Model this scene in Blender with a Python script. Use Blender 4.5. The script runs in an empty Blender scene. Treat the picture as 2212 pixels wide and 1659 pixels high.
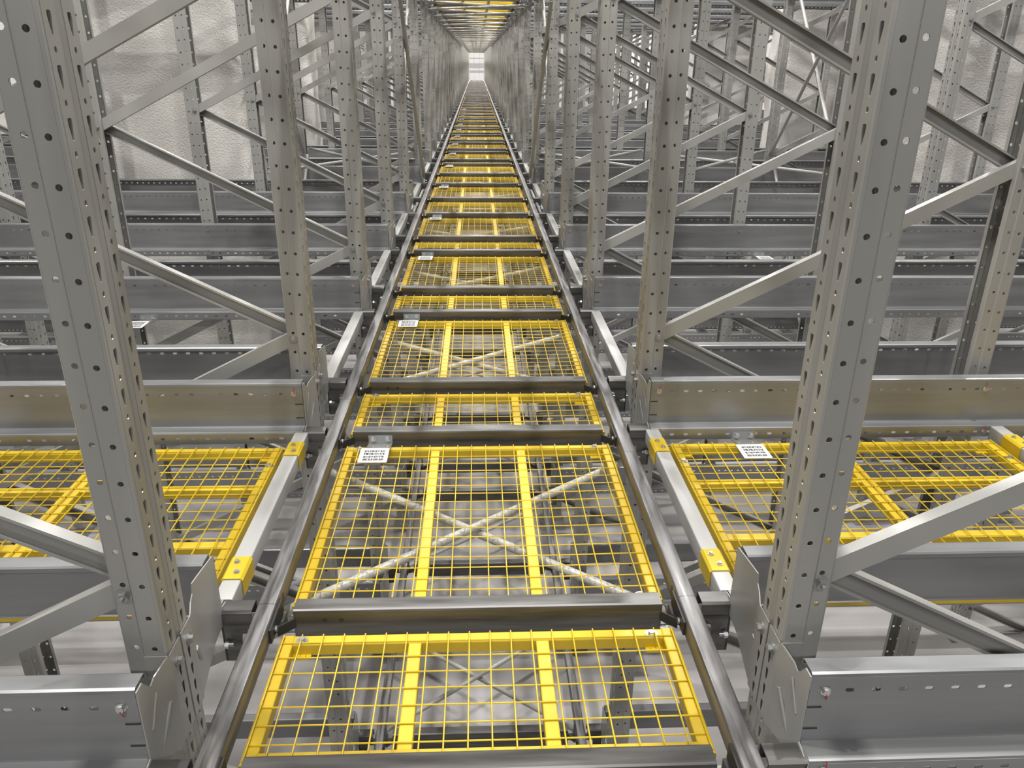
import bpy, math, random
from mathutils import Vector, Matrix
random.seed(7)
PI = math.pi
scene = bpy.context.scene

# ---------------------------------------------------------------- camera
CAM_F, CAM_W = 1682.795, 2212.0
cr = Vector((0.99906663, -0.04205981, 0.00984044))
cu = Vector((0.00696663, 0.38172231, 0.9242508))
cw = Vector((0.04263013, 0.92331958, -0.38165904))
cam_d = bpy.data.cameras.new('camera')
cam = bpy.data.objects.new('camera', cam_d)
scene.collection.objects.link(cam)
cam.matrix_world = Matrix(((cr.x, cu.x, -cw.x, 0.0021), (cr.y, cu.y, -cw.y, 0.0),
                           (cr.z, cu.z, -cw.z, 1.3033), (0, 0, 0, 1)))
cam_d.sensor_width = 36.0
cam_d.lens = CAM_F / CAM_W * 36.0
cam_d.clip_start = 0.05
cam_d.clip_end = 300
scene.camera = cam

# ---------------------------------------------------------------- light and exposure
scene.view_settings.view_transform = 'Standard'
scene.view_settings.look = 'None'
scene.view_settings.gamma = 1.0
scene.view_settings.use_curve_mapping = False
scene.view_settings.exposure = 0.48
world = bpy.data.worlds.new('world')
scene.world = world
world.use_nodes = True
wb = world.node_tree.nodes['Background']
wb.inputs[0].default_value = (1.0, 0.985, 0.96, 1)
wb.inputs[1].default_value = 0.10

def area(name, loc, sx, sy, power, rot=(0, 0, 0), col=(1, 0.98, 0.95)):
    d = bpy.data.lights.new(name, 'AREA')
    d.shape = 'RECTANGLE'; d.size = sx; d.size_y = sy
    d.energy = power; d.color = col
    o = bpy.data.objects.new(name, d)
    o.location = loc; o.rotation_euler = rot
    scene.collection.objects.link(o)
    return o
# hall luminaires high above the racks, strips running along the track
# a continuous narrow strip over the track, compact high-bay lamps over the side lanes
for k in range(5):
    area('hall_lamp', (0.0, 0.6 + 6.0 * k, 7.2), 0.08, 0.6, 190)
area('hall_strip_lamp', (0.0, 50.0, 7.2), 0.20, 48, 2600)
for k in range(4):
    for lx, yo, p in ((-2.8, 0.0, 210), (2.8, 0.6, 210), (-6.4, 3.0, 130), (6.4, 3.6, 130)):
        area('hall_lamp', (lx, 2.2 + 7.2 * k + yo, 6.8), 0.22, 0.22, p)
area('hall_strip_lamp', (-2.8, 52.0, 6.8), 0.3, 44, 900)
area('hall_strip_lamp', (2.8, 52.0, 6.8), 0.3, 44, 900)
for lx in (-3.4, -1.1, 1.1, 3.4):  # unseen lamps added as frontal fill, brightening rack faces toward the camera
    area('fill_lamp_behind_camera', (lx, -4.2, 4.6), 0.35, 0.35, 42, (math.radians(45), 0, 0))
area('hall_lamp_at_far_end', (0.0, 75.5, 5.0), 8, 1.0, 2200, (math.radians(-50), 0, 0))

try:
    cy = scene.cycles
    cy.max_bounces = 5; cy.diffuse_bounces = 2; cy.glossy_bounces = 3
    cy.transmission_bounces = 0; cy.volume_bounces = 0; cy.transparent_max_bounces = 2
    cy.caustics_reflective = False; cy.caustics_refractive = False
    cy.sample_clamp_indirect = 4.0
except Exception:
    pass

# ---------------------------------------------------------------- materials
def mat(name, base, rough=0.45, metal=0.0, noise=0.0, nscale=(8, 8, 8), rnoise=0.0, bump=0.0, bscale=60.0,
        base2=None, detail=3.0, spec=0.5):
    m = bpy.data.materials.new(name); m.use_nodes = True
    nt = m.node_tree; b = nt.nodes['Principled BSDF']
    b.inputs['Base Color'].default_value = (*base, 1)
    b.inputs['Roughness'].default_value = rough
    b.inputs['Metallic'].default_value = metal
    b.inputs['Specular IOR Level'].default_value = spec
    if noise or rnoise or base2:
        tc = nt.nodes.new('ShaderNodeTexCoord'); mp = nt.nodes.new('ShaderNodeMapping')
        mp.inputs['Scale'].default_value = nscale
        nz = nt.nodes.new('ShaderNodeTexNoise'); nz.inputs['Scale'].default_value = 1.0
        nz.inputs['Detail'].default_value = detail
        nt.links.new(tc.outputs['Object'], mp.inputs['Vector']); nt.links.new(mp.outputs['Vector'], nz.inputs['Vector'])
        cr_ = nt.nodes.new('ShaderNodeValToRGB')
        lo = base2 or tuple(c * (1 - noise) for c in base)
        hi = base if base2 else tuple(min(1, c * (1 + noise)) for c in base)
        cr_.color_ramp.elements[0].position = 0.35; cr_.color_ramp.elements[1].position = 0.65
        cr_.color_ramp.elements[0].color = (*lo, 1); cr_.color_ramp.elements[1].color = (*hi, 1)
        nt.links.new(nz.outputs['Fac'], cr_.inputs['Fac']); nt.links.new(cr_.outputs['Color'], b.inputs['Base Color'])
        if rnoise:
            mr = nt.nodes.new('ShaderNodeMapRange')
            mr.inputs[1].default_value = 0.3; mr.inputs[2].default_value = 0.7
            mr.inputs[3].default_value = rough - rnoise; mr.inputs[4].default_value = rough + rnoise
            nt.links.new(nz.outputs['Fac'], mr.inputs[0]); nt.links.new(mr.outputs[0], b.inputs['Roughness'])
    if bump:
        tc2 = nt.nodes.new('ShaderNodeTexCoord')
        n2 = nt.nodes.new('ShaderNodeTexNoise'); n2.inputs['Scale'].default_value = bscale; n2.inputs['Detail'].default_value = 4
        bp = nt.nodes.new('ShaderNodeBump'); bp.inputs['Strength'].default_value = bump; bp.inputs['Distance'].default_value = 0.02
        nt.links.new(tc2.outputs['Object'], n2.inputs['Vector']); nt.links.new(n2.outputs['Fac'], bp.inputs['Height'])
        nt.links.new(bp.outputs['Normal'], b.inputs['Normal'])
    return m

M = {
    'upright': mat('grey_enamel', (0.40, 0.395, 0.375), 0.36, 0.25, 0.05, (3, 3, 1.2), 0.06),
    'brace': mat('grey_enamel_brace', (0.42, 0.415, 0.395), 0.40, 0.25, 0.05, (3, 3, 3), 0.05),
    'beam': mat('galvanised_steel', (0.31, 0.315, 0.32), 0.36, 0.55, 0.08, (1.5, 20, 20), 0.07),
    'raw': mat('raw_steel', (0.18, 0.175, 0.17), 0.38, 0.6, nscale=(3.0, 40, 40), rnoise=0.10, base2=(0.10, 0.097, 0.093)),
    'rail': mat('worn_steel', (0.27, 0.265, 0.27), 0.38, 0.6, nscale=(60, 5, 60), rnoise=0.12, base2=(0.11, 0.107, 0.104), detail=6),
    'black': mat('dark_plate_steel', (0.05, 0.05, 0.05), 0.45, 0.4),
    'yellow': mat('yellow_enamel', (0.66, 0.46, 0.022), 0.38, 0.0, 0.04, (6, 6, 6), 0.04),
    'white': mat('white_enamel', (0.47, 0.467, 0.45), 0.35, 0.05, 0.03, (6, 6, 6), 0.04),
    'cream': mat('cream_enamel', (0.46, 0.455, 0.415), 0.35, 0.05, 0.03, (6, 6, 6), 0.04),
    'zinc': mat('zinc_plate', (0.62, 0.63, 0.64), 0.28, 0.9),
    'plate': mat('zinc_sheet', (0.42, 0.43, 0.43), 0.36, 0.7),
    'label': mat('white_label', (0.82, 0.82, 0.82), 0.5),
    'ink': mat('black_ink', (0.03, 0.03, 0.03), 0.5),
    'red': mat('red_paint', (0.45, 0.02, 0.03), 0.5),
    'floor': mat('concrete', (0.50, 0.48, 0.475), 0.45, 0.0, nscale=(0.7, 0.7, 0.7), rnoise=0.1, base2=(0.33, 0.315, 0.31), detail=8),
    'foam': mat('sprayed_foam', (0.72, 0.70, 0.66), 0.5, 0.0, 0.04, (1.2, 1.2, 1.2), bump=0.55, bscale=60),
    'wall': mat('white_panel', (0.78, 0.78, 0.78), 0.4, 0.0, 0.04, (2, 2, 2)),
    'seam': mat('panel_seam', (0.45, 0.45, 0.46), 0.5),
}

# ---------------------------------------------------------------- mesh tools
class MB:
    def __init__(s): s.v = []; s.f = []
    def add(s, vs, fs):
        n = len(s.v); s.v += [tuple(v) for v in vs]; s.f += [tuple(i + n for i in f) for f in fs]; return s
    def box(s, x0, x1, y0, y1, z0, z1):
        vs = [(x, y, z) for z in (z0, z1) for y in (y0, y1) for x in (x0, x1)]
        return s.add(vs, [(0, 2, 3, 1), (4, 5, 7, 6), (0, 1, 5, 4), (2, 6, 7, 3), (0, 4, 6, 2), (1, 3, 7, 5)])
    def prism(s, prof, a, b, axes='yzx', cap=True):
        # prof: closed 2D polygon (p,q); axes e.g. 'yzx' -> p on y, q on z, extruded on x
        ix = {'x': 0, 'y': 1, 'z': 2}; n = len(prof); vs = []
        for e in (a, b):
            for p, q in prof:
                v = [0, 0, 0]; v[ix[axes[0]]] = p; v[ix[axes[1]]] = q; v[ix[axes[2]]] = e; vs.append(v)
        fs = [(i, (i + 1) % n, n + (i + 1) % n, n + i) for i in range(n)]
        if cap: fs += [tuple(range(n - 1, -1, -1)), tuple(range(n, 2 * n))]
        return s.add(vs, fs)
    def tube(s, p, q, r, n=12, cap=True):
        p, q = Vector(p), Vector(q); d = (q - p).normalized()
        u = d.orthogonal().normalized(); w = d.cross(u); vs = []
        for c in (p, q):
            for i in range(n):
                a = 2 * PI * i / n; vs.append(c + (u * math.cos(a) + w * math.sin(a)) * r)
        fs = [(i, (i + 1) % n, n + (i + 1) % n, n + i) for i in range(n)]
        if cap: fs += [tuple(range(n - 1, -1, -1)), tuple(range(n, 2 * n))]
        return s.add(vs, fs)
    def bar(s, p, q, up, prof):
        # sweep a 2D section along p->q; section axes: side = d x up, up
        p, q = Vector(p), Vector(q); d = (q - p).normalized(); side = d.cross(Vector(up)).normalized(); u2 = side.cross(d)
        n = len(prof); vs = [c + side * a + u2 * b for c in (p, q) for a, b in prof]
        fs = [(i, (i + 1) % n, n + (i + 1) % n, n + i) for i in range(n)] + [tuple(range(n - 1, -1, -1)), tuple(range(n, 2 * n))]
        return s.add(vs, fs)
    def mesh(s, name, m, smooth=0.7, solid=0.0):
        me = bpy.data.meshes.new(name); me.from_pydata(s.v, [], s.f); me.validate()
        if m is not None: me.materials.append(M[m])
        import bmesh
        bm = bmesh.new(); bm.from_mesh(me)
        if solid: bmesh.ops.remove_doubles(bm, verts=bm.verts, dist=1e-5)
        bmesh.ops.recalc_face_normals(bm, faces=bm.faces)
        bm.to_mesh(me); bm.free()
        if solid:
            o = bpy.data.objects.new('work', me); scene.collection.objects.link(o)
            md = o.modifiers.new('s', 'SOLIDIFY'); md.thickness = solid; md.offset = 0
            dg = bpy.context.evaluated_depsgraph_get(); dg.update()
            m2 = bpy.data.meshes.new_from_object(o.evaluated_get(dg)); m2.name = name
            bpy.data.objects.remove(o); bpy.data.meshes.remove(me); me = m2
        if smooth:
            me.polygons.foreach_set('use_smooth', [True] * len(me.polygons)); me.set_sharp_from_angle(angle=smooth)
        me.update(); return me

def rrect(w, h, r, n=3):
    out = []
    for cx, cy, a0 in ((w / 2 - r, h / 2 - r, 0), (-w / 2 + r, h / 2 - r, 90), (-w / 2 + r, -h / 2 + r, 180), (w / 2 - r, -h / 2 + r, 270)):
        for i in range(n + 1):
            a = math.radians(a0 + 90 * i / n); out.append((cx + r * math.cos(a), cy + r * math.sin(a)))
    return out
def off(prof, dx, dy): return [(a + dx, b + dy) for a, b in prof]
def sheet(pts, t):
    # closed outline of an open polyline given a thickness
    P = [Vector(p) for p in pts]; L = []; R = []
    for i, p in enumerate(P):
        ns = []
        if i > 0: d = (P[i] - P[i - 1]).normalized(); ns.append(Vector((-d.y, d.x)))
        if i < len(P) - 1: d = (P[i + 1] - P[i]).normalized(); ns.append(Vector((-d.y, d.x)))
        n = sum(ns, Vector((0, 0))); n = n / n.length; k = 1 / max(0.4, n.dot(ns[0]))
        L.append(tuple(p + n * t / 2 * k)); R.append(tuple(p - n * t / 2 * k))
    return L + R[::-1]

def obj(name, me, parent=None, loc=(0, 0, 0), rz=0.0):
    o = bpy.data.objects.new(name, me); scene.collection.objects.link(o)
    o.location = loc
    if rz: o.rotation_euler = (0, 0, rz)
    if parent is not None: o.parent = parent
    return o
def tag(o, label, cat, group=None, kind=None):
    if label: o['label'] = label
    if cat: o['category'] = cat
    if group: o['group'] = group
    if kind: o['kind'] = kind
    return o
def thing(name, label, cat, loc=(0, 0, 0), rz=0.0, group=None):
    return tag(obj(name, None, None, loc, rz), label, cat, group)
ORD = ('zeroth first second third fourth fifth sixth seventh eighth ninth tenth eleventh twelfth thirteenth fourteenth '
       'fifteenth sixteenth seventeenth eighteenth').split()
def od(n): return ORD[n]

# perforated strip: rectangle a->b (2D points), extruded over z cells, one hole per cell
def hole_poly(kind):
    if kind == 'round': r = 0.0062; return [(r * math.cos(math.radians(45 * k)), r * math.sin(math.radians(45 * k))) for k in range(8)]
    if kind == 'small': return [(0.0045 * math.cos(math.radians(45 * k)), 0.0055 * math.sin(math.radians(45 * k))) for k in range(8)]
    if kind == 'drop': return [(0.0068, 0.008), (0.0064, 0.0165), (0, 0.0175), (-0.0064, 0.0165), (-0.0068, 0.008), (-0.002, -0.0165), (0, -0.0185), (0.002, -0.0165)]
    if kind == 'slot': return [(0.0095, 0), (0.0075, 0.0045), (0, 0.0052), (-0.0075, 0.0045), (-0.0095, 0), (-0.0075, -0.0045), (0, -0.0052), (0.0075, -0.0045)]
def cell(mb, O, U, V, w0, w1, h0, h1, hc, hole):
    # rectangle w0..w1 x h0..h1 in axes U,V about O; hole at hc
    P = lambda a, b: tuple(O[i] + U[i] * a + V[i] * b for i in range(3))
    vs = [P(w1, h1), P(w0, h1), P(w0, h0), P(w1, h0)] + [P(hc[0] + a, hc[1] + b) for a, b in hole]
    H = 4
    fs = [(0, H + 1, H + 0), (0, H + 2, H + 1), (1, H + 3, H + 2), (1, H + 4, H + 3), (2, H + 5, H + 4), (2, H + 6, H + 5), (3, H + 7, H + 6), (3, H + 0, H + 7),
          (0, 1, H + 2), (1, 2, H + 4), (2, 3, H + 6), (3, 0, H + 0)]
    mb.add(vs, fs)

# ---------------------------------------------------------------- layout
PITCH = 0.0785
ZF = -2.62                      # floor
LEVEL = 2.1
NROW = 48
G, GW, L = 0.5106, 0.9076, 1.063
ROW_F, ROW_B = [0], [0]         # front edges of the near and the far cross beam of each row
y = 1.157
for n in range(1, NROW + 1):
    ROW_F.append(y); y += GW if n in (5, 6) else G
    ROW_B.append(y); y += L
YU = [0] + [ROW_F[n] + 0.222 for n in range(1, NROW + 1)]   # uprights
FACES = (0.652, 3.50, 6.345)    # inner faces of the three frames on a side
DEPTH = 1.445

# ---------------------------------------------------------------- setting
floor = MB().box(-11, 11, -4, 80.2, ZF - 0.1, ZF).mesh('floor', 'floor', 0)
tag(obj('floor', floor), None, None, None, 'structure')
def wall(name, x0, x1, y0, y1, z1=8.5, m='foam'):
    tag(obj(name, MB().box(x0, x1, y0, y1, ZF, z1).mesh(name, m, 0)), None, None, None, 'structure')
wall('wall_left', -11.2, -11, -4, 80.2)
wall('wall_right', 11, 11.2, -4, 80.2)
wb_ = MB().box(-11, 11, 80, 80.2, ZF, 8.5)
wall_back = tag(obj('wall_back', wb_.mesh('wall_back', 'wall', 0)), None, None, None, 'structure')
sm = MB()
for k in range(-20, 21): sm.box(k * 0.5 - 0.235, k * 0.5 - 0.225, 79.97, 80.0, ZF, 8.5)
for z, h in ((1.62, 0.03), (0.98, 0.2), (0.45, 0.1)): sm.box(-11, 11, 79.97, 80.0, z - h, z + h)
obj('seam', sm.mesh('seam', 'seam', 0), wall_back)

def foam_block(x0, x1, y0, y1):
    # building column wrapped in sprayed foam, rounded corners and a softly waved face
    import bmesh
    prof = off(rrect(x1 - x0, y1 - y0, 0.12, 6), (x0 + x1) / 2, (y0 + y1) / 2)
    pts = []
    n = len(prof)
    for i in range(n):
        a, b = prof[i], prof[(i + 1) % n]; d = math.dist(a, b); k = max(1, int(d / 0.09))
        for j in range(k): t = j / k; pts.append((a[0] + (b[0] - a[0]) * t, a[1] + (b[1] - a[1]) * t))
    n = len(pts); mb = MB(); nz = 90; vs = []
    cx, cy_ = (x0 + x1) / 2, (y0 + y1) / 2
    ph = random.random() * 6
    for k in range(nz + 1):
        z = ZF + (8.0 - ZF) * k / nz
        for (px, py) in pts:
            w = 0.018 * math.sin(px * 5.1 + z * 2.3 + ph) + 0.014 * math.sin(px * 11 - z * 3.7 + ph) + 0.012 * math.sin(py * 9 + z * 6.1)
            dx, dy = px - cx, py - cy_; l = math.hypot(dx, dy)
            vs.append((px + dx / l * w, py + dy / l * w, z))
    fs = [(k * n + i, k * n + (i + 1) % n, (k + 1) * n + (i + 1) % n, (k + 1) * n + i) for k in range(nz) for i in range(n)]
    mb.add(vs, fs)
    return mb.mesh('column', 'foam', 1.2)
for ya in (8.62, 12.08, 16.83):
    for xa, xb in ((-4.5, -2.38), (4.45, 5.92)):
        tag(obj('column', foam_block(xa, xb, ya, ya + 0.68)), None, None, None, 'structure')

# ---------------------------------------------------------------- upright frames
def upright_mesh(z0, z1, holes):
    mb = MB()
    # (x depth, y) half profile, mirrored
    half = [(0.007, 0.0), (0.007, 0.006), (0.0, 0.013), (0.0, 0.053), (0.0022, 0.0578), (0.007, 0.060), (0.045, 0.060), (0.050, 0.0562), (0.083, 0.0562), (0.087, 0.052), (0.087, 0.034)]
    n = int(round((z1 - z0) / PITCH))
    for sgn in (1, -1):
        for i in range(len(half) - 1):
            a = (half[i][0], half[i][1] * sgn); b = (half[i + 1][0], half[i + 1][1] * sgn)
            U = ((b[0] - a[0]), (b[1] - a[1]), 0); ln = math.hypot(U[0], U[1]); U = (U[0] / ln, U[1] / ln, 0)
            kind = {2: 'face', 5: 'side', 7: 'flange'}.get(i) if holes else None
            if not kind:
                mb.add([(a[0], a[1], z0), (b[0], b[1], z0), (b[0], b[1], z0 + n * PITCH), (a[0], a[1], z0 + n * PITCH)], [(0, 1, 2, 3)])
                continue
            for k in range(n):
                zb = z0 + k * PITCH; V = (0, 0, 1); O = (a[0], a[1], zb)
                if kind == 'face':
                    c = 0.020
                    cell(mb, O, U, V, 0, ln, 0, 0.020, (c, 0.010), hole_poly('small'))
                    cell(mb, O, U, V, 0, ln, 0.020, PITCH, (c, 0.049), hole_poly('drop'))
                elif kind == 'side':
                    cell(mb, O, U, V, 0, ln, 0, PITCH, (0.0165, 0.039), hole_poly('round'))
                else:
                    cell(mb, O, U, V, 0, ln, 0, PITCH, (0.0125, 0.042), hole_poly('round'))
    return mb.mesh('upright', 'upright', 0.3, 0.0022 if holes else 0)
ZT = 4.3
ZU0 = 0.164 - 0.039 - 36 * PITCH + 0.002      # phase so that a side hole sits at z = 0.164
ZU0 = ZU0 + PITCH * math.ceil((ZF + 0.012 - ZU0) / PITCH)
UP = upright_mesh(ZU0, ZT, True)
UP_FAR = upright_mesh(ZU0, ZT, False)
FOOT = MB().box(-0.03, 0.12, -0.085, 0.085, ZF, ZF + 0.012).mesh('foot_plate', 'plate', 0)
# base: extend post down to the foot plate
JA, JO = 0.30, 0.96
JAX, JOX = 0.064, DEPTH - 0.064
CH = sheet([(0.027, -0.019), (0.027, -0.025), (0.0, -0.025), (0.0, 0.025), (0.027, 0.025), (0.027, 0.019)], 0.0024)
def brace_mesh(za, zo, front):
    # local frame: x outward, y along track (+y away from the camera); front brace shows its web to the camera
    mb = MB(); yy = -0.036 if front else 0.036
    sg = 1 if front else -1
    A, B = Vector((JAX, yy, za)), Vector((JOX, yy, zo)); d = (B - A).normalized(); A -= d * 0.028; B += d * 0.028
    side = Vector((0, 1, 0)); up = side.cross(d) if False else Vector((-d.z, 0, d.x))
    n = len(CH); vs = [c + side * (a * sg) + up * b for c in (A, B) for a, b in CH]
    fs = [(i, (i + 1) % n, n + (i + 1) % n, n + i) for i in range(n)] + [tuple(range(n - 1, -1, -1)), tuple(range(n, 2 * n))]
    return mb.add(vs, fs).mesh('diagonal_brace', 'brace', 0.5)
def hexbolt(axis_y=True, r=0.0125, h=0.010):
    mb = MB()
    mb.prism([(r * 1.35 * math.cos(2 * PI * i / 16), r * 1.35 * math.sin(2 * PI * i / 16)) for i in range(16)], 0, -0.002, 'xzy')
    mb.prism([(r * math.cos(PI / 3 * i), r * math.sin(PI / 3 * i)) for i in range(6)], -0.002, -0.002 - h, 'xzy')
    mb.prism([(r * 0.45 * math.cos(PI / 4 * i), r * 0.45 * math.sin(PI / 4 * i)) for i in range(8)], -0.002 - h, -0.002 - h * 1.9, 'xzy')
    return mb
BOLT = hexbolt().mesh('bolt', 'plate', 0.5)
KS = [k for k in range(-2, 4)]
BR_UP = {}   # aisle joint k -> outer joint above ; and outer joint k-1 below
for k in KS:
    BR_UP[k] = (brace_mesh(JA + 1.32 * k, JO + 1.32 * k, True), brace_mesh(JA + 1.32 * k, JA + 1.32 * k - 0.66, False))
def mirror_mesh(me, ax, name):
    m2 = me.copy(); m2.name = name
    s = [1, 1, 1]; s[ax] = -1
    m2.transform(Matrix.Diagonal((*s, 1))); m2.flip_normals(); return m2
# on the left the frame is the mirror image about x; "/" still faces the camera with its web
BR_L = {}
for k in KS:
    # the piece falling outward on the right rises toward the track on the left, so swap front and back sides
    a = brace_mesh(JA + 1.32 * k, JO + 1.32 * k, False); b = brace_mesh(JA + 1.32 * k, JA + 1.32 * k - 0.66, True)
    BR_L[k] = (mirror_mesh(a, 0, 'diagonal_brace'), mirror_mesh(b, 0, 'diagonal_brace'))
def frame_far_mesh(sgn):
    mb = MB()
    for x, r in ((0, 0), (DEPTH, 1)):
        for v, f in ((UP_FAR.vertices, UP_FAR.polygons),):
            mb.add([((x + (-p.co.x if r else p.co.x)) * sgn, p.co.y, p.co.z) for p in v], [tuple(q.vertices) for q in f])
    for k in KS:
        for me in (BR_UP if sgn > 0 else BR_L)[k]:
            mb.add([tuple(p.co) for p in me.vertices], [tuple(q.vertices) for q in me.polygons])
    return mb.mesh('upright_frame', 'upright', 0.3)
FAR_FRAME = {1: frame_far_mesh(1), -1: frame_far_mesh(-1)}
def side_word(s): return 'left' if s < 0 else 'right'
POS = ('beside the track', 'second out', 'third out')
NEAR_ROWS = 12
def frame(n, s, j):
    x = FACES[j] * s; Y = YU[n]
    if n <= NEAR_ROWS:
        lab = 'grey perforated rack frame %s on the %s, %s row from the camera' % (POS[j], side_word(s), od(n))
        if j: lab = 'grey rack frame %s on the %s, %s row from the camera' % (POS[j], side_word(s), od(n))
    else:
        lab = 'distant grey rack frame %s on the %s, beyond the twelfth row' % (POS[j], side_word(s))
    grp = 'rack frames %s on the %s' % (POS[j], side_word(s))
    if n > NEAR_ROWS:
        tag(obj('upright_frame', FAR_FRAME[s], None, (x, Y, 0)), lab, 'rack frame', grp); return
    t = thing('upright_frame', lab, 'rack frame', (x, Y, ZF), 0, grp)
    dz = -ZF
    for ox, r in ((0, 0 if s > 0 else PI), (DEPTH * s, PI if s > 0 else 0)):
        u = obj('upright', UP, t, (ox, 0, dz), r)
        obj('foot_plate', FOOT, u)
        u.children[0].location = (0, 0, 0)
    B = BR_UP if s > 0 else BR_L
    for k in KS:
        if n < 4 and k == 3: continue
        for me in B[k]: obj('diagonal_brace', me, t, (0, 0, dz))
        if j == 0 or n < 8:
            for bx, bz in ((JAX, JA), (JOX, JO)):
                obj('bolt', BOLT, t, (bx * s, -0.0573, dz + bz + 1.32 * k))
for n in range(1, NROW + 1):
    for s in (-1, 1):
        frame(n, s, 0)
        if 2 <= n <= 20: frame(n, s, 1)
        if 3 <= n <= 14: frame(n, s, 2)

# ---------------------------------------------------------------- load beams (ledge toward the lane)
BX0, BX1 = 0.676, 8.0
def beam_mesh(x1, holes, mirror):
    mb = MB()
    pr = [(0.003, -0.068), (0.0, -0.064), (0.0, -0.026), (0.0018, -0.0215), (0.006, -0.02), (0.047, -0.02), (0.0515, -0.0185), (0.053, -0.014),
          (0.053, 0.152), (0.0545, 0.158), (0.060, 0.160), (0.098, 0.160), (0.102, 0.157), (0.102, 0.146)]
    ln = x1 - BX0; p = 0.0558; n = int(ln / p)
    for i in range(len(pr) - 1):
        a, b = pr[i], pr[i + 1]
        if holes and i in (1, 7):
            zc = -0.045 if i == 1 else 0.118
            U = (1, 0, 0); V = (0, 0, 1)
            z0, z1 = (a[1], b[1]); w = 0.03 if i == 7 else None
            for k in range(n):
                O = (BX0 + k * p, a[0], 0); xe = p if k < n - 1 else x1 - BX0 - k * p
                if i == 7:
                    cell(mb, O, U, V, 0, xe, 0.10, z1, (p / 2, zc), hole_poly('slot'))
                    mb.add([(O[0], a[0], z0), (O[0] + xe, a[0], z0), (O[0] + xe, a[0], 0.10), (O[0], a[0], 0.10)], [(0, 1, 2, 3)])
                else:
                    cell(mb, O, U, V, 0, xe, z0, z1, (p / 2, zc), hole_poly('slot'))
        else:
            mb.add([(BX0, *a), (x1, *a), (x1, *b), (BX0, *b)], [(0, 1, 2, 3)])
    if mirror: mb.v = [(x, 0.055 - y_, z) for x, y_, z in mb.v]
    return mb.mesh('beam', 'beam', 0.3, 0.002 if holes else 0)
BEAM = {(h, m): beam_mesh(BX1, h, m) for h in (True, False) for m in (False, True)}
SHORT = {m: beam_mesh(2.2, False, m) for m in (False, True)}
def connector_mesh(dy_u, mirror):
    # dy_u: distance from the beam origin to the upright centre (along +y for the near beam)
    mb = MB(); c = dy_u; X = 0.6485; e0 = c - 0.062
    # flat part on the aisle face of the upright, with hook slots
    for sx in (-0.0015, 0.0015):
        n = 5; h = 0.232 / n
        for k in range(n):
            z0 = -0.082 + k * h
            if k < 4: cell(mb, (X + sx, e0, z0), (0, 1, 0), (0, 0, 1), 0, 0.058, 0, h, (0.034, h * 0.5), [(p * 0.85, q * 0.85) for p, q in hole_poly('drop')])
            else: mb.add([(X + sx, e0, z0), (X + sx, e0 + 0.058, z0), (X + sx, e0 + 0.058, z0 + h), (X + sx, e0, z0 + h)], [(0, 1, 2, 3)])
    mb.box(X - 0.0015, X + 0.0015, e0 + 0.0575, e0 + 0.0585, -0.082, 0.150)
    mb.box(X - 0.0015, X + 0.0015, e0, e0 + 0.058, 0.1495, 0.1505)
    w = 0.050                          # web of the beam
    span = e0 - w
    if span > 0.15:
        out = [(e0, -0.082), (e0, 0.150), (e0 - 0.030, 0.136), (e0 - 0.066, 0.138), (e0 - 0.082, 0.150), (e0 - 0.088, 0.174), (e0 - 0.130, 0.168), (w + 0.004, 0.152), (w - 0.004, 0.148), (w - 0.006, -0.012), (0.004, -0.022), (0.004, -0.060), (e0 - 0.19, -0.062), (e0 - 0.06, -0.078)]
    else:
        out = [(e0, -0.082), (e0, 0.150), (e0 - 0.012, 0.150), (e0 - 0.046, 0.137), (e0 - 0.058, 0.124), (e0 - 0.070, 0.134), (e0 - 0.088, 0.160), (w - 0.004, 0.160), (w - 0.006, -0.012), (0.004, -0.022), (0.004, -0.060), (e0 - 0.05, -0.080)]
    def xx(y_): return X + 0.0215 * min(1, max(0, (e0 - y_) / 0.06))
    n = len(out)
    vs = [(xx(a) - 0.0015, a, b) for a, b in out] + [(xx(a) + 0.0015, a, b) for a, b in out]
    mb.add(vs, [tuple(range(n)), tuple(range(2 * n - 1, n - 1, -1))] + [(i, n + i, n + (i + 1) % n, (i + 1) % n) for i in range(n)])
    # tab on the side of the upright and two pressed ribs
    mb.box(X, 0.700, e0 - 0.0035, e0 - 0.0005, 0.06, 0.150)
    mb.bar((xx(e0 - 0.02) - 0.002, e0 - 0.02, 0.045), (xx(e0 - 0.075) - 0.002, e0 - 0.075, -0.055), (1, 0, 0), rrect(0.013, 0.006, 0.002, 1))
    mb.bar((xx(e0 - 0.05) - 0.002, e0 - 0.05, 0.10), (xx(e0 - 0.075) - 0.002, e0 - 0.085, 0.035), (1, 0, 0), rrect(0.008, 0.005, 0.002, 1))
    if mirror: mb.v = [(x, 0.055 - y_, z) for x, y_, z in mb.v]
    return mb.mesh('end_plate', 'upright', 0.3)
DB = {}
def conn(gap, mirror):
    key = (round(gap, 4), mirror)
    if key not in DB: DB[key] = connector_mesh(gap, mirror)
    return DB[key]
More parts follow.
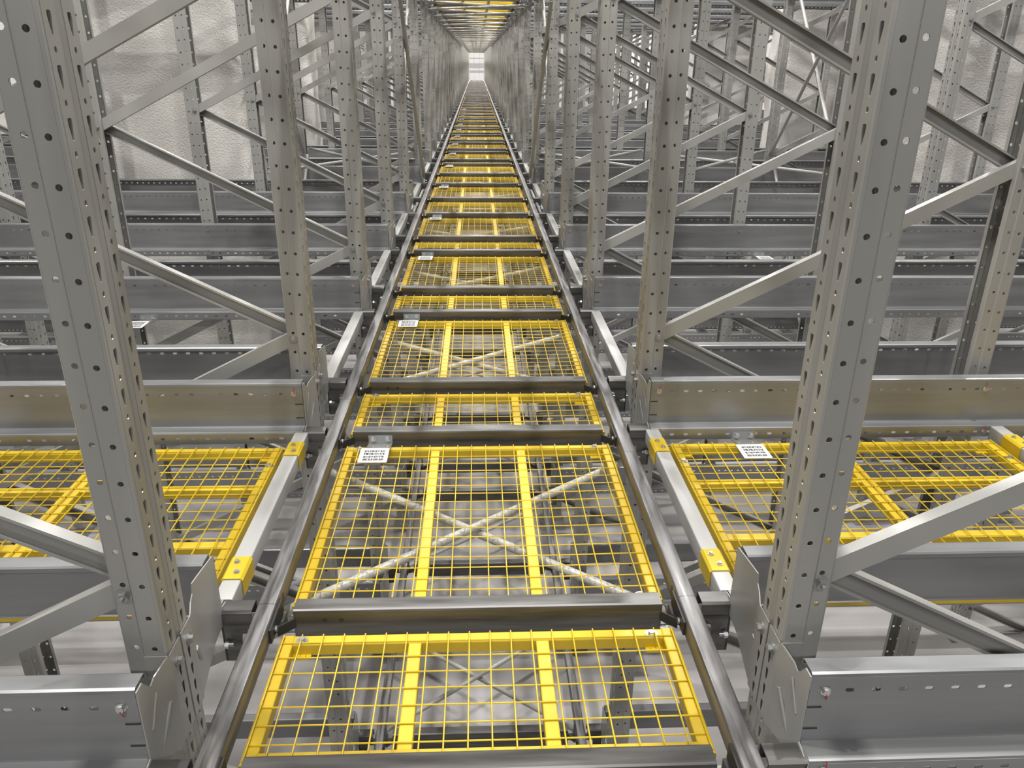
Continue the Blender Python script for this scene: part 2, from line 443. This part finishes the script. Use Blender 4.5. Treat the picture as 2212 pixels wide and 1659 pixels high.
# bolt with a red check mark
RB = MB()
RB.prism([(0.011 * math.cos(PI / 8 * i), 0.011 * math.sin(PI / 8 * i)) for i in range(16)], 0, -0.002, 'xzy')
RB.prism([(0.008 * math.cos(PI / 3 * i), 0.008 * math.sin(PI / 3 * i)) for i in range(6)], -0.002, -0.008, 'xzy')
RBOLT = RB.mesh('bolt', 'zinc', 0.5)
SLIT = MB().prism(rrect(0.030, 0.0035, 0.0012, 2), -0.0012, 0.0012, 'xzy').mesh('end_slit', 'black', 0)
EBOLT = MB().tube((0, 0, 0), (-0.003, 0, 0), 0.013, 16).tube((-0.003, 0, 0), (-0.012, 0, 0), 0.0095, 6).mesh('bolt', 'plate', 0.5)
RMARK = MB().bar((0, -0.0085, -0.004), (0.004, -0.0025, -0.022), (0, 1, 0), rrect(0.0028, 0.001, 0.0003, 1)).mesh('paint_mark', 'red', 0)
RMARKU = MB().bar((0.0, -0.0085, 0.002), (0.003, -0.0025, 0.028), (0, 1, 0), rrect(0.0024, 0.001, 0.0003, 1)).mesh('paint_mark', 'red', 0)
def beam(n, s, fb, lev):
    far = fb == 'B'
    mir = far if s > 0 else not far            # mesh variant: mirrored about y when the ledge points away after placement
    Y0 = ROW_F[n] if not far else ROW_B[n]
    z = LEVEL * lev
    where = {0: 'grey slotted load beam', -1: 'lower level load beam', 1: 'overhead load beam'}[lev]
    lab = '%s on the %s, %s side of the %s frame row' % (where, side_word(s), 'far' if far else 'near', od(n)) if n <= 14 else \
          '%s stub end on the %s beyond the fourteenth frame row' % (where, side_word(s))
    grp = '%ss on the %s' % (where, side_word(s))
    if n > 14:
        t = obj('load_beam', SHORT[mir], None, (0, Y0, z)) if s > 0 else obj('load_beam', SHORT[mir], None, (0, Y0 + 0.055, z), PI)
        tag(t, lab, 'beam', grp); return
    t = thing('load_beam', lab, 'beam', (0, Y0 if s > 0 else Y0 + 0.055, z), 0 if s > 0 else PI, grp)
    hol = lev <= 0 and n <= 9 or (lev == 1 and n < 10)
    obj('beam', BEAM[(bool(hol), mir)], t)
    gap = (YU[n] - Y0) if not far else (Y0 + 0.055 - YU[n])
    ep = obj('end_plate', conn(gap, mir), t)
    if lev == 0 and n <= 5:
        yb_ = gap - 0.034
        obj('bolt', EBOLT, ep, (0.647, 0.055 - yb_ if mir else yb_, 0.112))
    if lev == 0 and n <= 7:
        ylip, yweb = (-0.0015, 0.0515)
        if not far:
            if n <= 3:
                for zs in (0.075, 0.017):
                    xs_ = BX0 + 0.016
                    obj('end_slit', SLIT, t, (xs_, 0.0515 if s > 0 else 0.055 - 0.0515, zs))
            xs = (BX0 + 0.032, 2.02)
            for i, x in enumerate(xs):
                if s > 0:
                    b = obj('bolt', RBOLT, t, (x, yweb, 0.118)); b2 = obj('bolt', RBOLT, t, (x, ylip, -0.045))
                    if n <= 4: obj('paint_mark', RMARK if n == 1 else RMARKU, b); obj('paint_mark', RMARKU, b2)
                else:
                    b = obj('bolt', RBOLT, t, (x, 0.055 - yweb, 0.118), PI); b2 = obj('bolt', RBOLT, t, (x, 0.055 - ylip, -0.045), PI)
                    if n <= 4: obj('paint_mark', RMARK if n == 1 else RMARKU, b); obj('paint_mark', RMARKU, b2)
for n in range(1, 31):
    for s in (-1, 1):
        for fb in 'FB':
            beam(n, s, fb, 0)
            if n <= 11: beam(n, s, fb, -1)
            if 5 <= n <= 24: beam(n, s, fb, 1)

# ---------------------------------------------------------------- rails
RW, RH = 0.047, 0.058
RPROF = off(rrect(RW, RH, 0.006, 3), 0, -RH / 2)
def rail(s, lev, y0, y1, lab):
    mb = MB().prism(off(RPROF, 0, 0), y0, y1, 'xzy')
    o = obj('rail', mb.mesh('rail', 'rail', 0.3), None, (0.55 * s, 0, LEVEL * lev))
    tag(o, lab, 'rail', 'track rails')
    return o
OVAL = MB().prism([(0.011 * math.cos(PI / 10 * i), 0.017 * math.sin(PI / 10 * i)) for i in range(20)], -0.0008, 0.0008, 'yzx').mesh('slot_hole', 'black', 0)
for s in (-1, 1):
    w = side_word(s)
    ra = rail(s, 0, 0.35, 1.672, 'dark steel %s rail piece nearest the camera, ending at a joint' % w)
    rb = rail(s, 0, 1.6735, 2.50 if s > 0 else 3.0, 'short dark steel %s rail piece beside the first long panel' % w)
    rail(s, 0, 2.5015 if s > 0 else 3.0015, ROW_B[40] + 0.6, 'long dark steel %s rail running to the far end' % w)
    for r_, yy in ((ra, 1.60), (rb, 1.735)):
        obj('slot_hole', OVAL, r_, ((-RW / 2) * s, yy, -0.030))
    rail(s, -1, 0.9, ROW_B[20], 'lower level steel %s rail seen below through the mesh' % w)
    rail(s, 1, 0.35, ROW_B[NROW], 'overhead steel %s rail under the level above' % w)

# ---------------------------------------------------------------- cross beams
CB = MB()
def cb_prof():
    outer = [(0.0, -0.125), (0.0, -0.028), (0.002, -0.0225), (0.007, -0.02), (0.048, -0.02), (0.053, -0.0225), (0.055, -0.028), (0.055, -0.125)]
    t = 0.004
    inner = [(0.055 - t, -0.125), (0.055 - t, -0.029), (0.049, -0.024), (0.006, -0.024), (t, -0.029), (t, -0.125)]
    return outer + inner
CB.prism(cb_prof(), -0.485, 0.485, 'yzx')
CROSS = CB.mesh('channel', 'raw', 0.3)
EB = MB()
EB.bar((0.480, 0.002, -0.058), (0.520, -0.034, -0.058), (0, 0, 1), rrect(0.004, 0.030, 0.001, 1))
EB.box(0.5205, 0.5262, -0.085, 0.045, -0.052, -0.012)
EBR = EB.mesh('end_bracket', 'black', 0.5)
EBL = mirror_mesh(EBR, 0, 'end_bracket')
WASH = MB().tube((0.5195, -0.05, -0.034), (0.5135, -0.05, -0.034), 0.008, 6).mesh('bolt', 'zinc', 0.5)
WASHL = mirror_mesh(WASH, 0, 'bolt')
HOLE = MB().prism([(0.0065 * math.cos(PI / 8 * i), 0.0065 * math.sin(PI / 8 * i)) for i in range(16)], -0.0006, 0.002, 'xzy').mesh('bolt_hole', 'black', 0)
def cross(n, fb, lev):
    far = fb == 'B'; Y0 = ROW_B[n] if far else ROW_F[n]
    pre = {0: 'dark steel cross beam between the rails', -1: 'lower level steel cross beam', 1: 'overhead steel cross beam'}[lev]
    if n <= 12: lab = '%s at the %s side of the %s frame row' % (pre, 'far' if far else 'near', od(n))
    else: lab = 'distant %s, beyond the twelfth frame row' % pre
    grp = {0: 'cross beams of the track', -1: 'cross beams of the lower level', 1: 'cross beams of the level above'}[lev]
    if n > 12:
        tag(obj('cross_beam', CROSS, None, (0, Y0, LEVEL * lev)), lab, 'beam', grp); return
    t = thing('cross_beam', lab, 'beam', (0, Y0, LEVEL * lev), 0, grp)
    obj('channel', CROSS, t); obj('end_bracket', EBR, t); obj('end_bracket', EBL, t)
    if lev == 0 and n <= 7:
        obj('bolt', WASH, t); obj('bolt', WASHL, t)
        if far:
            for x in (-0.405, -0.362): obj('bolt_hole', HOLE, t, (x, 0, -0.052))
# ---------------------------------------------------------------- outer brackets that carry the rails
SB = MB()
Xi, Xo = 0.592, 0.674
SB.prism(sheet([(0.002, -0.062), (0.002, -0.027), (0.007, -0.022), (0.048, -0.022), (0.053, -0.027), (0.053, -0.062)], 0.004), Xi, Xo, 'yzx')
web = [(Xi + 0.004, -0.06), (Xo, -0.06), (Xo, -0.178), (Xo - 0.045, -0.178), (Xo - 0.05, -0.10), (Xo - 0.055, -0.082), (Xi + 0.004, -0.075)]
SB.prism(web, 0.0, 0.004, 'xzy')
SB.box(Xo - 0.006, Xo, 0.0, 0.055, -0.178, -0.03)
SB.box(0.44, Xo, 0.006, 0.05, -0.095, -0.091)
SB.box(0.515, 0.585, 0.006, 0.05, -0.091, -0.060)
STUB_R = SB.mesh('rail_bracket', 'raw', 0.3)
STUB_L = mirror_mesh(STUB_R, 0, 'rail_bracket')
SBOLT_R = MB().tube((Xo - 0.006, -0.012, -0.115), (Xo - 0.03, -0.012, -0.115), 0.005, 8).tube((Xo - 0.008, -0.012, -0.115), (Xo - 0.018, -0.012, -0.115), 0.0095, 6).mesh('bolt', 'zinc', 0.5)
SBOLT_L = mirror_mesh(SBOLT_R, 0, 'bolt')
def stub(n, s, fb, lev):
    far = fb == 'B'; Y0 = ROW_B[n] if far else ROW_F[n]
    pre = {0: 'dark steel bracket outside the %s rail', -1: 'lower level bracket outside the %s rail', 1: 'overhead bracket outside the %s rail'}[lev] % side_word(s)
    lab = '%s, %s side of the %s frame row' % (pre, 'far' if far else 'near', od(n)) if n <= 12 else 'distant %s, beyond the twelfth frame row' % pre
    o = obj('rail_bracket', STUB_R if s > 0 else STUB_L, None, (0, Y0, LEVEL * lev))
    tag(o, lab, 'bracket', {0: 'brackets outside the rails', -1: 'brackets of the lower level', 1: 'brackets of the level above'}[lev])
    if lev == 0 and n <= 6: obj('bolt', SBOLT_R if s > 0 else SBOLT_L, o)
for n in range(1, NROW - 6):
    for fb in 'FB':
        cross(n, fb, 0)
        for s in (-1, 1): stub(n, s, fb, 0)
        if n <= 12:
            cross(n, fb, -1)
            for s in (-1, 1): stub(n, s, fb, -1)
        if True:
            cross(n, fb, 1)
            if n < 24:
                for s in (-1, 1): stub(n, s, fb, 1)

# ---------------------------------------------------------------- yellow mesh panels
PZ = -0.060
def panel_parts(x0, x1, y0, y1, midx, midy, sag):
    fr = MB(); w, h = 0.034, 0.036
    def bx(a, b, c, d):
        fr.prism(off(rrect(b - a, h, 0.004, 2), (a + b) / 2, PZ - 0.004 - h / 2), c, d, 'xzy')
    def by(a, b, c, d):
        fr.prism(off(rrect(b - a, h, 0.004, 2), (a + b) / 2, PZ - 0.004 - h / 2), c, d, 'yzx')
    bx(x0, x0 + w, y0, y1); bx(x1 - w, x1, y0, y1)
    by(y0, y0 + w, x0 + w, x1 - w); by(y1 - w, y1, x0 + w, x1 - w)
    # small corner lugs
    for xa in (x0 + w, x1 - w - 0.045):
        fr.box(xa, xa + 0.045, y1 - w - 0.016, y1 - w, PZ - 0.040, PZ - 0.034)
    frm = fr.mesh('frame', 'yellow', 0.3)
    bars = []
    for xm in midx:
        b = MB()
        if len(midx) == 1:
            for q in (-0.0125, 0.0125): b.prism(off(rrect(0.023, 0.03, 0.003, 2), xm + q, PZ - 0.004 - 0.015), y0 + w, y1 - w, 'xzy')
        else: b.prism(off(rrect(0.033, 0.03, 0.003, 2), xm, PZ - 0.007 - 0.015), y0 + w, y1 - w, 'xzy')
        bars.append(b.mesh('support_bar', 'yellow', 0.3))
    for ym in midy:
        b = MB().prism(off(rrect(0.032, 0.034, 0.003, 2), ym, PZ - 0.006 - 0.017), x0 + w, x1 - w, 'yzx')
        bars.append(b.mesh('support_bar', 'yellow', 0.3))
    ms = MB(); p = 0.0533; r = 0.0020
    cx, cy_ = (x0 + x1) / 2, (y0 + y1) / 2; hx, hy = (x1 - x0) / 2, (y1 - y0) / 2
    def zz(x, yy): return PZ - sag * (1 - ((x - cx) / hx) ** 2) * (1 - ((yy - cy_) / hy) ** 4)
    def wire(pts):
        for a, b in zip(pts[:-1], pts[1:]): ms.tube(a, b, r, 5, False)
    N = 6
    nx = int((x1 - x0 - 0.01) / p); xs = [cx + (k - (nx - 1) / 2) * p for k in range(nx)]
    ny = int((y1 - y0 - 0.02) / p); ys = [y1 - 0.030 - k * p for k in range(ny + 1) if y1 - 0.030 - k * p > y0 + 0.004]
    for x in [x0 + 0.008] + xs + [x1 - 0.008]:
        wire([(x, y0 + 0.004 + (y1 - y0 - 0.008) * i / N, zz(x, y0 + (y1 - y0) * i / N) + r) for i in range(N + 1)])
    for yy in ys:
        wire([(x0 + 0.004 + (x1 - x0 - 0.008) * i / N, yy, zz(x0 + (x1 - x0) * i / N, yy) - r) for i in range(N + 1)])
    return frm, bars, ms.mesh('wire_mesh', 'yellow', 0.9)
PB = MB()
PB.prism([(0.0165 * math.cos(PI / 8 * i), 0.0125 * math.sin(PI / 8 * i)) for i in range(16)], -0.001, 0.002, 'xyz')
PB.prism([(0.011 * math.cos(PI / 8 * i), 0.009 * math.sin(PI / 8 * i)) for i in range(16)], 0.002, 0.004, 'xyz')
PB.prism([(0.0085 * math.cos(PI / 3 * i), 0.0068 * math.sin(PI / 3 * i)) for i in range(6)], 0.004, 0.009, 'xyz')
PBOLT = PB.mesh('bolt', 'zinc', 0.5)
PX = 0.507
PLONG = panel_parts(-PX, PX, 0, L - 0.055 - 0.065, (-0.1645, 0.1605), (), 0.006)
PSHORT = panel_parts(-PX, PX, 0, G - 0.055 - 0.055, (-0.1645, 0.1605), (), 0.003)
PWIDE = panel_parts(-PX, PX, 0, GW - 0.055 - 0.055, (-0.1645, 0.1605), (), 0.005)
PSIDE = panel_parts(0.745, 2.03, 0, 0.945, (1.385,), (0.305, 0.65), 0.0)
PSIDE2 = panel_parts(2.13, 3.42, 0, 0.945, (2.78,), (0.305, 0.65), 0.0)
def joined(parts):
    mb = MB()
    for me in [parts[0]] + parts[1] + [parts[2]]:
        mb.add([tuple(v.co) for v in me.vertices], [tuple(q.vertices) for q in me.polygons])
    return mb.mesh('mesh_panel', 'yellow', 0.3)
JLONG, JSHORT = joined(PLONG), joined(PSHORT)
def panel(parts, loc, lab, grp, bolts=()):
    t = thing('mesh_panel', lab, 'mesh panel', loc, 0, grp)
    obj('frame', parts[0], t)
    for b in parts[1]: obj('support_bar', b, t)
    obj('wire_mesh', parts[2], t)
    for bx, by_ in bolts: obj('bolt', PBOLT, t, (bx, by_, PZ - 0.004))
    return t
WL = L - 0.055 - 0.065; WS = G - 0.055 - 0.055
for n in range(1, NROW - 6):
    yl, ys_ = ROW_B[n] + 0.055 + 0.020, ROW_F[n] + 0.055 + 0.012
    if n <= 12:
        panel(PLONG, (0, yl, 0), 'yellow long mesh panel between the rails, just beyond the %s frame row' % od(n), 'long mesh panels of the track',
              [(x, v) for x in (-0.452, 0.445) for v in (WL - 0.02,)] + ([(-0.452, 0.02), (0.445, 0.02)] if n < 5 else []))
        w = n in (5, 6)
        panel(PWIDE if w else PSHORT, (0, ys_, 0), 'yellow %s mesh panel between the rails, inside the %s frame row' % ('wider' if w else 'short', od(n)), 'short mesh panels of the track',
              [(x, (GW - 0.11 if w else WS) - 0.02) for x in (-0.452, 0.445)])
    else:
        tag(obj('mesh_panel', JLONG, None, (0, yl, 0)), 'distant yellow long mesh panel between the rails, beyond the twelfth row', 'mesh panel', 'long mesh panels of the track')
        tag(obj('mesh_panel', JSHORT, None, (0, ys_, 0)), 'distant yellow short mesh panel between the rails, beyond the twelfth row', 'mesh panel', 'short mesh panels of the track')
    if True:
        lab = 'overhead yellow mesh panel just beyond the %s frame row' % od(n) if n <= 12 else 'distant overhead yellow mesh panel, beyond the twelfth row'
        tag(obj('mesh_panel', JLONG, None, (0, yl, LEVEL)), lab, 'mesh panel', 'mesh panels of the level above')
yl = ROW_B[1] + 0.055 + 0.020
for s in (-1, 1):
    for P_, dist in ((PSIDE, 'first from'), (PSIDE2, 'second from')):
        # mirror the panel for the left side
        if s > 0: parts = P_
        else: parts = (mirror_mesh(P_[0], 0, 'frame'), [mirror_mesh(b, 0, 'support_bar') for b in P_[1]], mirror_mesh(P_[2], 0, 'wire_mesh'))
        x0 = 0.745 if P_ is PSIDE else 2.13
        x1 = 2.03 if P_ is PSIDE else 3.42
        panel(parts, (0, yl, 0), 'wide yellow mesh panel in the side lane, %s the %s rail' % (dist, side_word(s)), 'mesh panels of the side lanes',
              [(s * (x0 + 0.017), 0.80), (s * (x0 + 0.017), 0.10), (s * (x1 - 0.017), 0.80), (s * (x1 - 0.017), 0.10)])

# ---------------------------------------------------------------- white spacer tubes beside the rails
def spacer_mesh(ln): return MB().prism(off(rrect(0.052, 0.058, 0.005, 3), 0, -0.022 - 0.029), 0, ln, 'xzy').mesh('tube', 'white', 0.3)
SPL = spacer_mesh(L - 0.055)
SPW = spacer_mesh(GW - 0.055)
CAPM = MB().prism(sheet([(-0.0285, -0.075), (-0.0285, -0.026), (-0.0225, -0.0195), (0.0225, -0.0195), (0.0285, -0.026), (0.0285, -0.075)], 0.003), 0, 0.105, 'xzy').mesh('end_cap', 'yellow', 0.3)
CBOLT = MB()
CBOLT.tube((0, 0, -0.018), (0, 0, -0.0155), 0.009, 14).tube((0, 0, -0.0155), (0, 0, -0.0105), 0.0058, 6)
CBOLTM = CBOLT.mesh('bolt', 'zinc', 0.5)
def spacer(x, Y0, me, lab, caps):
    t = thing('spacer_tube', lab, 'tube', (x, Y0, 0), 0, 'white spacer tubes between the load beams')
    obj('tube', me, t)
    if caps:
        for yy in (0.085, L - 0.055 - 0.085 - 0.105):
            c = obj('end_cap', CAPM, t, (0, yy, 0)); c['label'] = 'yellow end cap'
            for dx, dy in ((0.006, 0.030), (-0.006, 0.078)): obj('bolt', CBOLTM, c, (dx, dy, 0))
for n in range(1, 13):
    for s in (-1, 1):
        spacer(0.682 * s, ROW_B[n] + 0.055, SPL, 'white spacer tube%s beside the %s rail, just beyond the %s frame row' % (' with yellow caps' if n == 1 else '', side_word(s), od(n)), n == 1)
        if n == 1: spacer(2.072 * s, ROW_B[n] + 0.055, SPL, 'white spacer tube with yellow caps outside the first side panel on the %s' % side_word(s), True)

# ---------------------------------------------------------------- cream brace tubes under the panels
def brace_tube(p, q, r=0.0145, m='cream'):
    p, q = Vector(p), Vector(q); c = (p + q) / 2
    mb = MB(); d = (q - p).normalized(); a, b = p - c, q - c
    mb.tube(a + d * 0.05, b - d * 0.05, r, 14)
    flat = rrect(0.034, 0.006, 0.002, 2)
    mb.bar(a, a + d * 0.055, (0, 0, 1), flat); mb.bar(b - d * 0.055, b, (0, 0, 1), flat)
    return mb.mesh('brace_tube', m, 0.9), c
bt = [brace_tube((-0.624, 0.075, -0.128), (0.624, L - 0.019, -0.128)), brace_tube((-0.624, L - 0.019, -0.160), (0.624, 0.075, -0.160))]
bt_up = []
for me, c in bt:
    m2 = me.copy(); m2.materials[0] = M['brace']; bt_up.append((m2, c))
for n in range(1, NROW - 8):
    for lev in (-1, 0, 1):
        if lev == 0 and n > 14: continue
        if lev == -1 and n > 7: continue
        
        for i, (me, c) in enumerate(bt_up if lev == 1 else bt):
            run = 'near left to far right' if i == 0 else 'near right to far left'
            if lev == 0: lab = 'cream brace tube, %s, beneath long panel beyond the %s row' % (run, od(n))
            elif lev == -1: lab = 'lower level brace tube from %s beyond the %s row' % (run, od(n))
            else: lab = ('overhead brace tube from %s beyond the %s row' % (run, od(n))) if n <= 12 else 'distant overhead brace tube from %s beyond the twelfth row' % run
            tag(obj('brace_tube', me, None, (c.x, c.y + ROW_B[n], c.z + LEVEL * lev)), lab, 'brace', 'brace tubes under the %s' % {0: 'long panels', -1: 'lower level', 1: 'level above'}[lev])
# spine bracing between the fifth and sixth rows
def spine(p, q, lab, r=0.019):
    me, c = brace_tube(p, q, r, 'brace')
    tag(obj('brace_tube', me, None, c), lab, 'brace', 'spine brace tubes between the fifth and sixth rows')
y5, y6 = YU[5] + 0.064, YU[6] - 0.064
for s in (-1, 1):
    w = side_word(s)
    spine((0.631 * s, 7.2, 1.82), (0.631 * s, 9.55, 0.03), 'grey spine tube falling away from the camera beside the %s rail' % w)
    spine((0.80 * s, 8.42, 0.25), (0.80 * s, 10.3, 2.03), 'grey spine tube rising away from the camera behind %s track posts' % w)
    spine((0.631 * s, 7.75, -0.08), (0.631 * s, 9.30, -0.08), 'level grey spine tube at rail height beside the %s rail' % w, 0.014)
    x = 2.01 if s < 0 else 3.54
    for k, (zb, zt) in enumerate(((0.30, 2.2), (-1.7, 0.28))):
        hgt = ('upper', 'lower')[k]
        spine((x * s - 0.03, y5, zt), (x * s - 0.02, y6, zb), '%s grey spine tube falling away, outer post line on the %s' % (hgt, w))
        spine((x * s + 0.02, y5, zb), (x * s + 0.02, y6, zt), '%s grey spine tube rising away, outer post line on the %s' % (hgt, w))
    for a, b, nm in ((0.77, 1.97, 'inner'), (2.13, 3.46, 'outer')):
        if s < 0 and nm == 'outer': continue
        spine((a * s, y5, 0.355), (b * s, y6, 0.355), 'level grey tube in the %s bay on the %s, spreading outward with distance' % (nm, w), 0.016)
        spine((a * s, y6, 0.315), (b * s, y5, 0.315), 'level grey tube in the %s bay on the %s, closing inward with distance' % (nm, w), 0.016)

# ---------------------------------------------------------------- position plates with printed codes
SEG = {'a': (0, 1, 1, 1), 'b': (1, 1, 1, .5), 'c': (1, .5, 1, 0), 'd': (0, 0, 1, 0), 'e': (0, .5, 0, 0), 'f': (0, 1, 0, .5), 'g': (0, .5, 1, .5)}
DIG = {'0': 'abcdef', '1': 'bc', '2': 'abged', '3': 'abgcd', '4': 'fgbc', '5': 'afgcd', '6': 'afgedc', '7': 'abc', '8': 'abcdefg', '9': 'abcdfg'}
def plate_parts(hang):
    w = 0.10
    br = MB()
    br.box(-0.046, 0.046, -0.003, 0.0, -0.068, -0.036)
    br.add([(-0.046, -0.003, -0.068), (0.046, -0.003, -0.068), (0.046, -0.100, -0.048), (-0.046, -0.100, -0.048),
            (-0.046, -0.003, -0.071), (0.046, -0.003, -0.071), (0.046, -0.100, -0.051), (-0.046, -0.100, -0.051)],
           [(0, 1, 2, 3), (7, 6, 5, 4), (0, 4, 5, 1), (1, 5, 6, 2), (2, 6, 7, 3), (3, 7, 4, 0)])
    bracket = br.mesh('bracket', 'plate', 0)
    pl = MB().prism(off(rrect(w + 0.006, 0.112, 0.004, 2), 0, 0), -0.0015, 0.0015, 'xyz').mesh('label_plate', 'label', 0)
    tx = MB()
    rnd = random.Random(3)
    for i in range(4):
        for j in range(4):
            X0 = -0.036 + j * 0.0195; Y0 = 0.036 - i * 0.022 - 0.012
            code = '0' + str(rnd.choice('257')) + str(rnd.choice('79')) + str(rnd.randint(0, 9))
            for k, ch in enumerate(code):
                for sg in DIG[ch]:
                    a = SEG[sg]; gx, gy, t = 0.0027, 0.0125, 0.0010
                    xa, xb = sorted((X0 + k * 0.0041 + a[0] * gx, X0 + k * 0.0041 + a[2] * gx)); ya, yb = sorted((Y0 + a[1] * gy, Y0 + a[3] * gy))
                    tx.add([(xa - t, ya - t, 0.0021), (xb + t, ya - t, 0.0021), (xb + t, yb + t, 0.0021), (xa - t, yb + t, 0.0021)], [(0, 1, 2, 3)])
    for xa, xb, ya, yb in ((-0.045, 0.045, 0.0485, 0.0492), (-0.045, 0.045, -0.0492, -0.0485), (-0.045, -0.0443, -0.049, 0.049), (0.0443, 0.045, -0.049, 0.049)):
        tx.add([(xa, ya, 0.0019), (xb, ya, 0.0019), (xb, yb, 0.0019), (xa, yb, 0.0019)], [(0, 1, 2, 3)])
    return bracket, pl, tx.mesh('printed_codes', 'ink', 0)
PLB, PLP, PLT = plate_parts(False)
def plate(x, n, lab, lev=0):
    t = thing('position_plate', lab, 'label plate', (x, ROW_F[n], LEVEL * lev), 0, 'white position plates')
    b = obj('bracket', PLB, t)
    for dx in (-0.028, 0.028): obj('bolt', RBOLT, b, (dx, -0.003, -0.050))
    p = obj('label_plate', PLP, t, (-0.008, -0.148, -0.0465)); obj('printed_codes', PLT, p)
for n in range(2, 17):
    plate(-0.380, n, 'white code plate on the cross beam at the near side of the %s frame row' % od(n))
plate(1.047, 2, 'white code plate hanging over the first side panel on the right')
plate(-1.90, 2, 'white code plate hanging over the first side panel on the left')
plate(-1.866, 3, 'white code plate hanging under the left load beam of the third row')
plate(2.18, 4, 'white code plate hanging under the right load beam of the fourth row')
plate(1.20, 3, 'white code plate on the lower level beam below the right side panel', -1)
plate(-1.75, 2, 'white code plate on the lower level beam at the left edge', -1)
